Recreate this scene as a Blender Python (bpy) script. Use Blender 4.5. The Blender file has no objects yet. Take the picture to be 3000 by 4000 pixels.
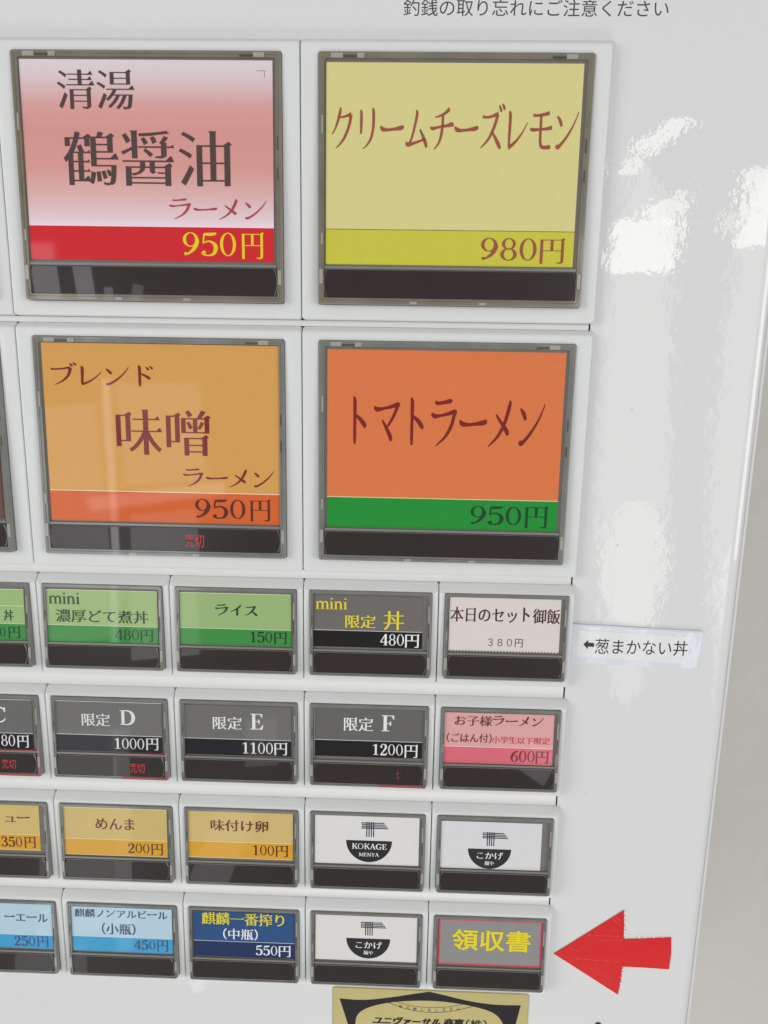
import bpy, bmesh, math, random
from mathutils import Vector, Matrix
from mathutils.geometry import delaunay_2d_cdt
random.seed(7)
S = bpy.context.scene
COL = S.collection
# ---------------------------------------------------------------- camera, world, lamps, exposure
Z0 = 1.30                      # height of the reference line of the button panel (top of the small rows)
cam_d = bpy.data.cameras.new('camera'); cam = bpy.data.objects.new('camera', cam_d); COL.objects.link(cam)
right = Vector((0.99939, 0.03095, 0.01595)); up = Vector((-0.02209, 0.20942, 0.97758)); fwd = Vector((-0.02692, 0.97734, -0.20998))
cam.matrix_world = Matrix(((right.x, up.x, -fwd.x, 0.03099), (right.y, up.y, -fwd.y, -0.23038),
                           (right.z, up.z, -fwd.z, Z0 + 0.07175), (0, 0, 0, 1)))
cam_d.sensor_fit = 'VERTICAL'; cam_d.sensor_height = 36.0; cam_d.lens = 36.0 * 3050 / 4000
cam_d.clip_start = 0.01; cam_d.clip_end = 50
S.camera = cam
W = bpy.data.worlds.new('World'); S.world = W; W.use_nodes = True
bgn = W.node_tree.nodes['Background']; bgn.inputs[0].default_value = (0.97, 0.985, 1.0, 1); bgn.inputs[1].default_value = 0.36
S.view_settings.view_transform = 'Standard'; S.view_settings.look = 'None'
S.view_settings.exposure = 0.04; S.view_settings.gamma = 1; S.view_settings.use_curve_mapping = False

def area(name, loc, size, power, target=(0.03, 0, Z0), color=(1, 1, 1), roll=0):
    d = bpy.data.lights.new(name, 'AREA'); d.shape = 'RECTANGLE'; d.size, d.size_y = size
    d.energy = power; d.color = color
    o = bpy.data.objects.new(name, d); COL.objects.link(o); o.location = loc
    q = (Vector(target) - Vector(loc)).to_track_quat('-Z', 'Y')
    o.rotation_euler = (q.to_matrix() @ Matrix.Rotation(roll, 3, 'Z')).to_euler()
    return o
CAM = Vector((0.03099, -0.23038, Z0 + 0.07175))
def mirror_lamp(name, X, Y, w, h, dist, rad, color=(1, 1, 1), roll=0):
    # an added area lamp standing where the panel at (X, Y) mm mirrors it back to the viewer; w, h = its size as seen on the panel (mm)
    p = Vector((X / 1000, 0.0025, Z0 - Y / 1000)); d = p - CAM; d.y = -d.y; k = dist / abs(d.y)
    f = (dist + abs(p.y - CAM.y)) / abs(p.y - CAM.y)
    sw, sh = w / 1000 * f, h / 1000 * f
    return area(name, p + d * k, (sw, sh), rad * math.pi * sw * sh, target=p, color=color, roll=roll)

area('daylight_left', (-2.7, -1.9, Z0 + 0.5), (1.6, 2.0), 43, color=(1.0, 0.99, 0.97))
area('daylight_right', (2.6, -2.0, Z0 + 0.2), (1.4, 2.0), 35, color=(1.0, 0.99, 0.965))
area('low_fill', (0.3, -1.9, Z0 - 3.4), (2.4, 1.0), 34, color=(1.0, 0.99, 0.98))  # fill lamp added from below to brighten the lower panel
def strip(X, Y, w, h, rad, roll=0, color=(1, .99, .96), dist=2.6):  # lamps added for the bright patches mirrored in the glossy panel
    soft = rad < 3
    o = mirror_lamp('reflection_strip_lamp', X, Y, w, h * (1.35 if soft else 1), dist, rad, color, roll)
    if soft: o.data.shape = 'ELLIPSE'
strip(89.2, -99.5, 8.2, 14, 5.0, -.03); strip(91.3, -109, 4.2, 5, 4.6, -.3); strip(93, -113, 1.6, 3.5, 4.6, -.5)
strip(103.6, -114, 7.2, 10.5, 5.0, -.06); strip(101.9, -104, 4.6, 9, 4.8, -.03); strip(106.6, -122, 1.5, 5, 3.6); strip(98.6, -106, .8, 5, 4)
strip(125, -116, 11, 13, 5.2, .0); strip(129, -126, 6.5, 6.5, 5.2, -.4); strip(117.9, -110.5, 2.2, 9, 4.6, .1); strip(131, -131.5, 3, 4, 5)
strip(90.2, -128, 2.8, 9, 5.0, -.6); strip(86.6, -120.5, 2.4, 5, 4.6, -.2); strip(106.5, -142, 5.0, 6, 3.4, -.2); strip(104.4, -136.8, 2.6, 4, 3.0, -.3)
strip(80, -108, 2.2, 9, 3, .1); strip(80, -90, 3, 12, 3, .1)
strip(90, -45, 9, 118, 1.1, .02); strip(104, -42, 8, 116, 1.2, .02); strip(125.5, -58, 10, 84, 1.2)
strip(91.5, -7, 8.5, 30, 1.3, .02); strip(106, -2, 6.6, 24, 1.5, .03); strip(121.3, 10, 3.8, 34, 2.3, .03)
mirror_lamp('pink_glint_lamp', 78, 27, 5, 4, 2.4, 2.0, (1, .45, .6), -.5)  # small pink lamp added for a coloured glint in one display strip
def gloss_lamp(g, X, Y, w, h, rad, roll=0): mirror_lamp('gloss_reflection_lamp', X, Y, w, h, 2.4, rad * g, (.97, .98, 1), roll)  # lamps added for window-like reflections in the cards and dark display strips
gloss_lamp(2.1, -58, -38, 2.2, 66, 2.4, .02); gloss_lamp(2.1, -44, -36, 40, 4, 1.6, .1); gloss_lamp(2.1, -42, -55, 24, 30, .8, .05); gloss_lamp(2.1, -70, -34, 18, 58, .8, .05)
gloss_lamp(2.1, -42, -16, 20, 30, .9, .03); gloss_lamp(2.1, -75, -99, 7, 20, 1.5, .1); gloss_lamp(2.1, -63, -93, 5, 22, 1.5, .12)
gloss_lamp(2.1, -70, 56, 22, 60, .55, -.05); gloss_lamp(2.1, -56, 58, 5, 66, .8); gloss_lamp(2.1, -25, 62, 12, 30, .6, -.4); gloss_lamp(2.1, -80, 120, 22, 40, .5); gloss_lamp(2.1, -54, 130, 4, 40, .7); gloss_lamp(2.1, -12, 26, 10, 14, .5)
gloss_lamp(2.1, 74, 30, 9, 10, .8, -.5)
gloss_lamp(2.1, -56, -90, 2.4, 14, 1.2, .1); gloss_lamp(2.1, -49, -92, 3, 12, .8, -.2); gloss_lamp(2.1, -28, -86, 14, 9, .35, 0); gloss_lamp(2.1, 66, -86, 3, 3, 1.6, 0); gloss_lamp(2.1, 73, -88, 9, 2.4, 1.1, .6)

# ---------------------------------------------------------------- materials
def lin(c):
    c /= 255.0
    return c / 12.92 if c <= 0.04045 else ((c + 0.055) / 1.055) ** 2.4
GAIN = 1.0 / 0.86
def rgb(r, g, b, k=1.0): return (lin(r) * GAIN * k, lin(g) * GAIN * k, lin(b) * GAIN * k, 1)
def mat(name, color, rough=0.5, coat=0.0, coat_rough=0.04, spec=0.5, vary=0.0, vscale=60, bump=0.0, bscale=400, emit=None, estr=0, trans=0.0, metal=0.0):
    m = bpy.data.materials.new(name); m.use_nodes = True; nt = m.node_tree; b = nt.nodes['Principled BSDF']
    b.inputs['Base Color'].default_value = color; b.inputs['Roughness'].default_value = rough
    b.inputs['Specular IOR Level'].default_value = spec; b.inputs['Metallic'].default_value = metal
    b.inputs['Coat Weight'].default_value = coat; b.inputs['Coat Roughness'].default_value = coat_rough
    b.inputs['Transmission Weight'].default_value = trans
    if emit: b.inputs['Emission Color'].default_value = emit; b.inputs['Emission Strength'].default_value = estr
    if vary or bump:
        tc = nt.nodes.new('ShaderNodeTexCoord')
    if vary:
        n = nt.nodes.new('ShaderNodeTexNoise'); n.inputs['Scale'].default_value = vscale; n.inputs['Detail'].default_value = 4
        nt.links.new(tc.outputs['Object'], n.inputs['Vector'])
        mx = nt.nodes.new('ShaderNodeMix'); mx.data_type = 'RGBA'
        mx.inputs[6].default_value = tuple(min(1, c * (1 - vary)) for c in color[:3]) + (1,)
        mx.inputs[7].default_value = tuple(min(1, c * (1 + vary)) for c in color[:3]) + (1,)
        nt.links.new(n.outputs['Fac'], mx.inputs[0]); nt.links.new(mx.outputs[2], b.inputs['Base Color'])
    if bump:
        n2 = nt.nodes.new('ShaderNodeTexNoise'); n2.inputs['Scale'].default_value = bscale; n2.inputs['Detail'].default_value = 3 if bscale > 160 else 2; n2.inputs['Roughness'].default_value = .55
        nt.links.new(tc.outputs['Object'], n2.inputs['Vector'])
        bp = nt.nodes.new('ShaderNodeBump'); bp.inputs['Strength'].default_value = 1; bp.inputs['Distance'].default_value = bump
        nt.links.new(n2.outputs['Fac'], bp.inputs['Height'])
        nt.links.new(bp.outputs['Normal'], b.inputs['Normal']); nt.links.new(bp.outputs['Normal'], b.inputs['Coat Normal'])
    return m
_pm = {}
def paper(r, g, b):
    k = (r, g, b)
    if k not in _pm: _pm[k] = mat('printed_paper', rgb(*k), rough=.6, spec=.12, coat=.5, coat_rough=.04, vary=.035, vscale=350, bump=.000012, bscale=45)
    return _pm[k]
_im = {}
def ink(r, g, b):
    k = (r, g, b)
    if k not in _im: _im[k] = mat('printed_ink', rgb(*k), rough=.6, spec=.12, coat=.5, coat_rough=.04)
    return _im[k]
M_panel = mat('white_painted_steel', rgb(204, 205, 204), rough=.35, spec=.25, coat=1.0, coat_rough=.02, bump=.000016, bscale=230, vary=.015, vscale=14)
M_module = mat('white_moulded_plastic', rgb(203, 205, 204), rough=.28, spec=.5, vary=.03, vscale=28, bump=.00002, bscale=60)
M_rail = mat('white_plastic_strip', rgb(212, 211, 209), rough=.4, spec=.4, vary=.015, vscale=40)
M_dark = mat('dark_cavity', (.02, .02, .02, 1), rough=.8)
M_case = mat('smoky_clear_plastic', rgb(110, 110, 105), rough=.12, spec=.6, coat=.6, vary=.34, vscale=110)
M_case_warm = mat('smoky_clear_plastic_warm', rgb(112, 104, 91), rough=.12, spec=.6, coat=.6, vary=.34, vscale=70)
M_tray = mat('grey_inner_tray', rgb(108, 105, 101), rough=.35, spec=.5, vary=.12, vscale=200)
M_clip = mat('clear_plastic_clip', rgb(148, 145, 137), rough=.1, spec=.7, vary=.1, vscale=300)
M_clipd = mat('dark_plastic_clip', rgb(74, 70, 64), rough=.2, vary=.2, vscale=300)
M_disp = mat('smoked_display_window', rgb(40, 32, 31), rough=.2, spec=.2, coat=.7, coat_rough=.02, vary=.12, vscale=120)
M_dedge = mat('display_rim', rgb(118, 116, 111), rough=.15, spec=.6)
M_led = mat('red_led', (.3, .01, .01, 1), rough=.4, emit=(1, .03, .04, 1), estr=1.1)
M_ledtext = mat('red_led_lettering', (.2, .01, .01, 1), rough=.4, emit=(1, .06, .09, 1), estr=.34)
M_leddim = mat('red_led_lettering_dim', (.06, .01, .01, 1), rough=.4, emit=(1, .04, .09, 1), estr=.17)
M_glow = mat('red_rim_glow', rgb(140, 74, 72), rough=.15, emit=(1, .08, .1, 1), estr=.05)
M_red = mat('red_sticker', rgb(200, 22, 25), rough=.35, spec=.2, coat=.5, coat_rough=.1, vary=.06, vscale=60, bump=.00025, bscale=90)
M_tape = mat('clear_adhesive_tape', rgb(201, 205, 212), rough=.15, coat=.8, coat_rough=.04, bump=.00006, bscale=130)
M_tapew = mat('crinkled_tape_edge', rgb(232, 230, 222), rough=.25, coat=.6, bump=.0003, bscale=500)
M_crease_sheen = mat('crease_sheen', rgb(214, 84, 78), rough=.3, coat=.6)  # paler red: the sheen along the tape creases is put into the colour
M_label = mat('white_label_paper', rgb(211, 212, 212), rough=.5, coat=.6, coat_rough=.05, bump=.00006, bscale=130)
M_gold = mat('gold_foil_plate', rgb(170, 158, 104), rough=.38, spec=.5, metal=.4, vary=.1, vscale=90)
M_black = ink(34, 31, 36)
M_wall = mat('grey_plaster', rgb(187, 184, 177), rough=.8, vary=.09, vscale=5, bump=.002, bscale=40)
M_screw = mat('dark_screw', rgb(58, 48, 42), rough=.4, metal=.5)
M_speck = mat('dirt', rgb(90, 78, 64), rough=.9)
# ---------------------------------------------------------------- mesh helpers: coordinates are millimetres (x right, y down, h towards the viewer)
def V(x, y, h): return (x / 1000, -h / 1000, -y / 1000)
class MB:
    def __init__(s): s.v, s.f, s.m, s.mats = [], [], [], []
    def mi(s, m):
        if m not in s.mats: s.mats.append(m)
        return s.mats.index(m)
    def face(s, pts, m):
        i = len(s.v); s.v += pts; s.f.append(tuple(range(i, i + len(pts)))); s.m.append(s.mi(m))
    def loft(s, loops, m, cap0=False, cap1=True):
        n = len(loops[0]); base = len(s.v); k = s.mi(m)
        for lp in loops: s.v += lp
        for a in range(len(loops) - 1):
            for i in range(n):
                j = (i + 1) % n
                s.f.append((base + a * n + i, base + a * n + j, base + (a + 1) * n + j, base + (a + 1) * n + i)); s.m.append(k)
        if cap1: s.f.append(tuple(base + (len(loops) - 1) * n + i for i in range(n))); s.m.append(k)
        if cap0: s.f.append(tuple(base + n - 1 - i for i in range(n))); s.m.append(k)
    def box(s, x0, y0, x1, y1, h0, h1, m, hf=None):
        g = hf or (lambda y: 0)
        a = [V(x0, y0, h0 + g(y0)), V(x0, y1, h0 + g(y1)), V(x1, y1, h0 + g(y1)), V(x1, y0, h0 + g(y0))]
        b = [V(x0, y0, h1 + g(y0)), V(x0, y1, h1 + g(y1)), V(x1, y1, h1 + g(y1)), V(x1, y0, h1 + g(y0))]
        s.loft([a, b], m, True, True)
    def data(s, name, smooth=None):
        me = bpy.data.meshes.new(name); me.from_pydata(s.v, [], s.f)
        for m in s.mats: me.materials.append(m)
        me.polygons.foreach_set('material_index', s.m)
        bm = bmesh.new(); bm.from_mesh(me); bmesh.ops.remove_doubles(bm, verts=bm.verts, dist=1e-7) if smooth else None
        bm.to_mesh(me); bm.free()
        if smooth:
            me.polygons.foreach_set('use_smooth', [True] * len(me.polygons)); me.set_sharp_from_angle(angle=math.radians(smooth))
        me.update(); return me
    def obj(s, name, parent=None, smooth=None):
        o = bpy.data.objects.new(name, s.data(name, smooth)); COL.objects.link(o)
        if parent: o.parent = parent
        return o
def rr(x0, y0, x1, y1, r, h, hf=None, n=4):
    # rounded rectangle, anticlockwise as seen by the viewer
    g = hf or (lambda y: 0); out = []
    for cx, cy, a0 in ((x0 + r, y0 + r, 90), (x0 + r, y1 - r, 180), (x1 - r, y1 - r, 270), (x1 - r, y0 + r, 0)):
        for i in range(n + 1):
            a = math.radians(a0 + 90 * i / n); x = cx + r * math.cos(a); y = cy - r * math.sin(a)
            out.append(V(x, y, h + g(y)))
    return out
def tag(o, label, cat, group=None, kind=None):
    o['label'] = label; o['category'] = cat
    if group: o['group'] = group
    if kind: o['kind'] = kind
    return o
def empty(name, x, y, h, label, cat, group=None):
    o = bpy.data.objects.new(name, None); COL.objects.link(o); o.empty_display_size = .01
    p = V(x, y, h); o.location = (p[0], p[1], p[2] + Z0)
    return tag(o, label, cat, group)
# ---------------------------------------------------------------- lettering
KW = [1.0]                                                     # pen weight for the lettering being drawn
def catmull(pts, n=5):
    if len(pts) < 3: return pts
    out = []
    P = [pts[0]] + list(pts) + [pts[-1]]
    for i in range(1, len(P) - 2):
        p0, p1, p2, p3 = P[i - 1], P[i], P[i + 1], P[i + 2]
        for k in range(n):
            t = k / n
            out.append(tuple(.5 * (2 * p1[j] + (p2[j] - p0[j]) * t + (2 * p0[j] - 5 * p1[j] + 4 * p2[j] - p3[j]) * t * t
                                   + (3 * p1[j] - p0[j] - 3 * p2[j] + p3[j]) * t ** 3) for j in range(len(p1))))
    out.append(pts[-1]); return out
def stroke(pts, k=1.0):
    k = KW[0] * k
    q = catmull(pts); L, R = [], []
    for i, (x, y, w) in enumerate(q):
        a = q[max(0, i - 1)]; b = q[min(len(q) - 1, i + 1)]
        dx, dy = b[0] - a[0], b[1] - a[1]; l = math.hypot(dx, dy) or 1
        w = max(w * k, .6) * .5
        L.append((x - dy / l * w, y + dx / l * w)); R.append((x + dy / l * w, y - dx / l * w))
    return [[L[i], R[i], R[i + 1], L[i + 1]] for i in range(len(q) - 1)]
def ring(cx, cy, rx, ry, ix, iy, n=28):
    o = [(cx + rx * math.cos(2 * math.pi * i / n), cy + ry * math.sin(2 * math.pi * i / n)) for i in range(n)]
    k = [(cx + ix * math.cos(2 * math.pi * i / n), cy + iy * math.sin(2 * math.pi * i / n)) for i in range(n)]
    return [[o[i], o[(i + 1) % n], k[(i + 1) % n], k[i]] for i in range(n)]
def rect(x0, y0, x1, y1):
    if y1 - y0 > 20 and x1 - x0 < 20: e = (KW[0] - 1) * 4; x0, x1 = x0 - e, x1 + e
    return [[(x0, y0), (x1, y0), (x1, y1), (x0, y1)]]
def disc(cx, cy, r, n=12): return [[(cx + r * math.cos(2 * math.pi * i / n), cy + r * math.sin(2 * math.pi * i / n)) for i in range(n)]]
DAK = [[(78, 106, 4), (85, 97, 7), (87, 91, 5)], [(91, 110, 4), (98, 101, 7), (100, 96, 5)]]
SU = [[(14, 79, 7), (24, 78, 5), (44, 79, 5), (66, 84, 7), (76, 86, 9)], [(74, 85, 9), (60, 54, 8), (38, 25, 6), (8, 4, 2)], [(52, 44, 4), (66, 29, 8), (80, 13, 10), (88, 3, 6)]]
TO = [[(32, 101, 4), (36, 90, 9), (36, 50, 8), (36, 16, 8), (36, 0, 5)], [(38, 62, 5), (54, 54, 8), (68, 43, 10), (74, 36, 6)]]
KANA = {
 'ク': [[(42, 99, 4), (39, 88, 8), (30, 66, 7), (18, 46, 4), (6, 34, 2)], [(36, 75, 4), (52, 76, 4), (72, 80, 6), (84, 82, 9)], [(83, 82, 10), (76, 56, 8), (58, 28, 7), (38, 10, 4), (22, 1, 2)]],
 'リ': [[(22, 93, 4), (25, 84, 8), (25, 58, 8), (24, 36, 6)], [(70, 97, 4), (74, 88, 9), (74, 56, 8), (66, 28, 7), (50, 10, 4), (32, 0, 2)]],
 'ー': [[(3, 55, 4), (10, 48, 9), (30, 46, 6), (60, 48, 6), (86, 51, 9), (97, 54, 5)]],
 'ム': [[(46, 93, 4), (50, 84, 8), (40, 52, 7), (28, 24, 6), (16, 12, 4)], [(6, 16, 5), (14, 11, 9), (36, 14, 6), (60, 19, 5), (84, 25, 5)], [(62, 48, 4), (74, 32, 8), (85, 16, 10), (90, 4, 6)]],
 'チ': [[(80, 97, 8), (60, 86, 6), (40, 80, 4), (22, 77, 2)], [(4, 53, 4), (14, 50, 7), (34, 53, 5), (70, 57, 6), (90, 60, 9), (97, 56, 4)], [(53, 84, 8), (53, 60, 8), (48, 34, 8), (38, 14, 5), (20, 0, 2)]],
 'ズ': SU + DAK, 'ス': SU,
 'レ': [[(20, 93, 4), (24, 82, 9), (23, 40, 8), (22, 8, 7)], [(20, 6, 8), (26, 8, 8), (48, 20, 6), (72, 40, 4), (94, 66, 2)]],
 'モ': [[(16, 84, 6), (28, 83, 5), (54, 85, 6), (80, 89, 8)], [(5, 51, 5), (16, 49, 7), (44, 50, 5), (74, 52, 6), (92, 55, 8)], [(47, 84, 7), (47, 50, 8), (47, 24, 8), (52, 10, 8), (64, 7, 7), (84, 8, 8), (89, 9, 4)]],
 'ン': [[(12, 82, 4), (24, 70, 9), (31, 58, 7)], [(12, 12, 7), (18, 8, 9), (30, 14, 7), (54, 34, 6), (78, 62, 4), (96, 92, 2)]],
 'ト': TO, 'ド': TO + [[(60, 94, 4), (67, 85, 7), (69, 79, 5)], [(74, 98, 4), (81, 90, 7), (83, 84, 5)]],
 'マ': [[(4, 80, 6), (14, 75, 8), (36, 77, 5), (62, 81, 6), (86, 86, 8), (90, 82, 6)], [(86, 84, 8), (72, 62, 7), (56, 44, 5), (48, 38, 3)], [(32, 52, 4), (48, 34, 8), (60, 18, 10), (64, 8, 6)]],
 'ラ': [[(16, 93, 6), (26, 90, 6), (46, 92, 6), (68, 95, 8), (72, 92, 5)], [(4, 68, 6), (14, 63, 8), (34, 64, 5), (60, 68, 6), (84, 73, 8), (88, 68, 6)], [(84, 71, 9), (74, 44, 8), (54, 20, 6), (22, 0, 2)]],
 'メ': [[(76, 99, 4), (73, 86, 9), (58, 50, 8), (36, 22, 6), (4, 0, 2)], [(28, 68, 4), (48, 50, 7), (66, 34, 10), (72, 25, 6)]],
 'ブ': [[(8, 79, 8), (18, 77, 6), (44, 79, 6), (66, 83, 7), (80, 86, 9)], [(80, 85, 10), (72, 50, 8), (50, 22, 6), (20, 2, 2)]] + DAK,
 'イ': [[(78, 97, 5), (66, 78, 8), (40, 54, 6), (6, 35, 2)], [(50, 68, 6), (54, 52, 8), (53, 24, 9), (53, 1, 8)]],
}
SIX = [('r', (31, 31, 26, 31, 15, 27)), ('s', [(52, 97, 3), (38, 90, 6), (20, 70, 10), (10, 42, 11), (11, 26, 9)])]
def flip(ps): return [[(60 - x, 100 - y) for x, y in p] for p in ps]
def digit(c):
    o = []
    if c == '0': return ring(30, 50, 27, 50, 16.5, 46)
    if c == '1': return rect(25, 2, 36, 97) + rect(10, 0, 51, 4.5) + stroke([(8, 83, 4), (18, 87, 5), (30, 95, 6)])
    if c == '2': return disc(13, 72, 7) + stroke([(8, 74, 8), (11, 86, 6), (19, 95, 5), (30, 98, 5), (43, 90, 10), (48, 76, 11), (43, 58, 10), (26, 32, 7), (6, 5, 4)]) + stroke([(5, 5, 10), (28, 5, 10), (48, 6, 8), (55, 24, 2)])
    if c == '3': return disc(12, 82, 6) + disc(10, 16, 7) + stroke([(8, 82, 8), (12, 93, 5), (27, 98, 5), (41, 90, 9), (45, 75, 10), (38, 60, 7), (22, 53, 4)]) + stroke([(22, 53, 4), (40, 46, 8), (50, 28, 11), (43, 9, 9), (27, 2, 5), (11, 6, 6), (6, 16, 8)])
    if c == '4': return stroke([(41, 98, 5), (22, 64, 5), (3, 28, 5)]) + rect(1, 24, 58, 30) + rect(36, 2, 47, 98) + rect(26, 0, 56, 4)
    if c == '5': return disc(11, 15, 7) + stroke([(12, 92, 8), (30, 92, 11), (46, 94, 9), (53, 99, 4)]) + stroke([(13, 95, 5), (11, 76, 4.5), (9, 53, 4)]) + stroke([(9, 53, 3), (18, 60, 5), (32, 62, 6), (47, 50, 10), (51, 32, 11), (44, 10, 9), (28, 2, 5), (12, 5, 6), (6, 15, 8)])
    if c in '69':
        o = ring(31, 31, 26, 31, 15, 27) + stroke([(52, 97, 4), (38, 90, 6), (20, 70, 10), (10, 44, 11), (10.5, 28, 10)]) + disc(48, 91, 6)
        return o if c == '6' else flip(o)
    if c == '8': return ring(30, 74, 22, 26, 12.5, 22) + ring(30, 27, 26.5, 28, 15, 24)
SERIF = {
 'm': (96, lambda: rect(9, 2, 18, 60) + rect(44, 2, 53, 44) + rect(78, 2, 87, 44) + rect(2, 0, 26, 4) + rect(37, 0, 60, 4) + rect(71, 0, 95, 4) + rect(2, 57, 13, 61)
       + stroke([(16, 48, 4), (28, 59, 6), (42, 57, 8), (48.5, 43, 9)]) + stroke([(51, 48, 4), (62, 59, 6), (76, 57, 8), (82.5, 43, 9)])),
 'n': (64, lambda: rect(9, 2, 18, 60) + rect(44, 2, 53, 44) + rect(2, 0, 26, 4) + rect(37, 0, 62, 4) + rect(2, 57, 13, 61) + stroke([(16, 48, 4), (28, 59, 6), (42, 57, 8), (48.5, 43, 9)])),
 'i': (32, lambda: rect(11, 2, 20, 60) + rect(3, 0, 28, 4) + rect(3, 57, 15, 61) + disc(15.5, 84, 7)),
 'K': (86, lambda: rect(14, 3, 26, 97) + rect(3, 0, 38, 5) + rect(3, 95, 38, 100) + stroke([(74, 97, 7), (26, 45, 7)]) + stroke([(40, 60, 11), (78, 3, 11)]) + rect(58, 95, 84, 100) + rect(60, 0, 90, 5)),
 'O': (96, lambda: ring(46, 50, 43, 51, 30, 45)),
 'A': (88, lambda: stroke([(44, 100, 5), (14, 2, 6)]) + stroke([(44, 99, 12), (74, 2, 12)]) + rect(26, 30, 62, 36) + rect(2, 0, 28, 5) + rect(58, 0, 90, 5)),
 'G': (94, lambda: stroke([(82, 74, 4), (74, 91, 6), (54, 98, 6), (26, 86, 11), (13, 50, 14), (26, 14, 11), (54, 2, 6), (76, 8, 8)]) + rect(68, 6, 80, 42) + rect(56, 40, 90, 45) + rect(80, 70, 84, 98)),
 'M': (112, lambda: rect(12, 3, 18, 97) + rect(86, 3, 98, 97) + stroke([(18, 98, 12), (54, 6, 12)]) + stroke([(88, 98, 5), (54, 6, 5)]) + rect(2, 0, 28, 5) + rect(76, 0, 108, 5) + rect(2, 95, 22, 100) + rect(86, 95, 108, 100)),
 'N': (96, lambda: rect(14, 3, 20, 97) + rect(76, 3, 82, 97) + stroke([(18, 98, 12), (78, 4, 12)]) + rect(3, 0, 31, 5) + rect(65, 95, 93, 100) + rect(3, 95, 22, 100)),
 'Y': (86, lambda: stroke([(12, 97, 11), (42, 46, 11)]) + stroke([(74, 97, 6), (44, 46, 6)]) + rect(37, 3, 49, 48) + rect(26, 0, 60, 5) + rect(1, 95, 30, 100) + rect(60, 95, 85, 100)),
 'C': (92, lambda: stroke([(84, 72, 4), (76, 90, 6), (54, 98, 6), (26, 86, 11), (13, 50, 14), (26, 14, 11), (54, 2, 6), (74, 9, 6), (86, 26, 4)]) + rect(82, 68, 86, 99)),
 'D': (92, lambda: rect(16, 3, 29, 97) + rect(4, 0, 34, 4) + rect(4, 96, 34, 100) + stroke([(28, 98, 5), (48, 97, 6), (70, 84, 11), (80, 50, 14), (70, 16, 11), (48, 3, 6), (28, 2, 5)])),
 'E': (76, lambda: rect(14, 3, 27, 97) + rect(2, 0, 66, 5) + rect(2, 95, 64, 100) + rect(27, 48, 48, 53) + rect(46, 38, 50, 63) + [[(52, 95), (64, 74), (66, 74), (66, 100)]] + [[(52, 5), (68, 5), (72, 30), (69, 30)]]),
 'F': (70, lambda: rect(14, 3, 27, 97) + rect(2, 0, 42, 5) + rect(2, 95, 64, 100) + rect(27, 46, 46, 51) + rect(45, 36, 49, 61) + [[(52, 95), (64, 72), (66, 72), (66, 100)]]),
}
def tess(loops):
    # constrained triangulation of the outline and its holes -> list of triangles of 2-D points
    vs, es = [], []
    for lp in loops:
        n0 = len(vs)
        for v in lp:
            if len(vs) == n0 or (Vector((v[0], v[1])) - vs[-1]).length > 1e-6: vs.append(Vector((v[0], v[1])))
        if (vs[-1] - vs[n0]).length <= 1e-6: vs.pop()
        es += [(i, i + 1 if i + 1 < len(vs) else n0) for i in range(n0, len(vs))]
    ov, _, of, _, _, _ = delaunay_2d_cdt(vs, es, [], 0, 1e-6)
    flat2 = [[(v[0], v[1]) for v in lp] for lp in loops]
    out = []
    for f in of:
        p = [ov[i] for i in f]; c = sum(p, Vector((0, 0))) / len(p)
        if sum(inside((c.x, c.y), lp) for lp in flat2) % 2 == 0: continue
        for k in range(1, len(p) - 1):
            t = [p[0], p[k], p[k + 1]]
            if (t[1] - t[0]).cross(t[2] - t[0]) < 0: t.reverse()
            out.append(t)
    return out
def font_contours(ch):
    c = bpy.data.curves.new('glyph', 'FONT'); c.body = ch
    o = bpy.data.objects.new('glyph', c); COL.objects.link(o)
    cu = o.to_curve(bpy.context.evaluated_depsgraph_get()); out = []
    for s in cu.splines:
        bp = s.bezier_points; n = len(bp); pts = []
        for i in range(n):
            a, b = bp[i], bp[(i + 1) % n]
            p0, p1, p2, p3 = a.co, a.handle_right, b.handle_left, b.co
            straight = a.handle_right_type == 'VECTOR' and b.handle_left_type == 'VECTOR'
            m = 1 if straight else 5
            for k in range(m):
                t = k / m; q = p0 * (1 - t) ** 3 + p1 * 3 * t * (1 - t) ** 2 + p2 * 3 * t * t * (1 - t) + p3 * t ** 3
                pts.append((q.x, q.y))
        if len(pts) > 2: out.append(pts)
    o.to_curve_clear(); bpy.data.objects.remove(o); bpy.data.curves.remove(c)
    return out
def sarea(p): return .5 * sum(p[i][0] * p[(i + 1) % len(p)][1] - p[(i + 1) % len(p)][0] * p[i][1] for i in range(len(p)))
def inside(pt, poly):
    x, y = pt; r = False
    for i in range(len(poly)):
        (x0, y0), (x1, y1) = poly[i], poly[i - 1]
        if (y0 > y) != (y1 > y) and x < (x1 - x0) * (y - y0) / (y1 - y0) + x0: r = not r
    return r
def fatten(contours, d):
    main = sarea(max(contours, key=lambda p: abs(sarea(p)))) > 0; sg = 1 if main else -1; res = []
    for c in contours:
        n = len(c); q = []
        for i in range(n):
            a, p, e = c[i - 1], c[i], c[(i + 1) % n]
            l0 = math.hypot(p[0] - a[0], p[1] - a[1]) or 1e-9; l1 = math.hypot(e[0] - p[0], e[1] - p[1]) or 1e-9
            n0 = (sg * (p[1] - a[1]) / l0, -sg * (p[0] - a[0]) / l0); n1 = (sg * (e[1] - p[1]) / l1, -sg * (e[0] - p[0]) / l1)
            k = 1 + n0[0] * n1[0] + n0[1] * n1[1]
            k = d / max(k, .5); q.append((p[0] + (n0[0] + n1[0]) * k, p[1] + (n0[1] + n1[1]) * k))
        res.append(q)
    return res
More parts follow.
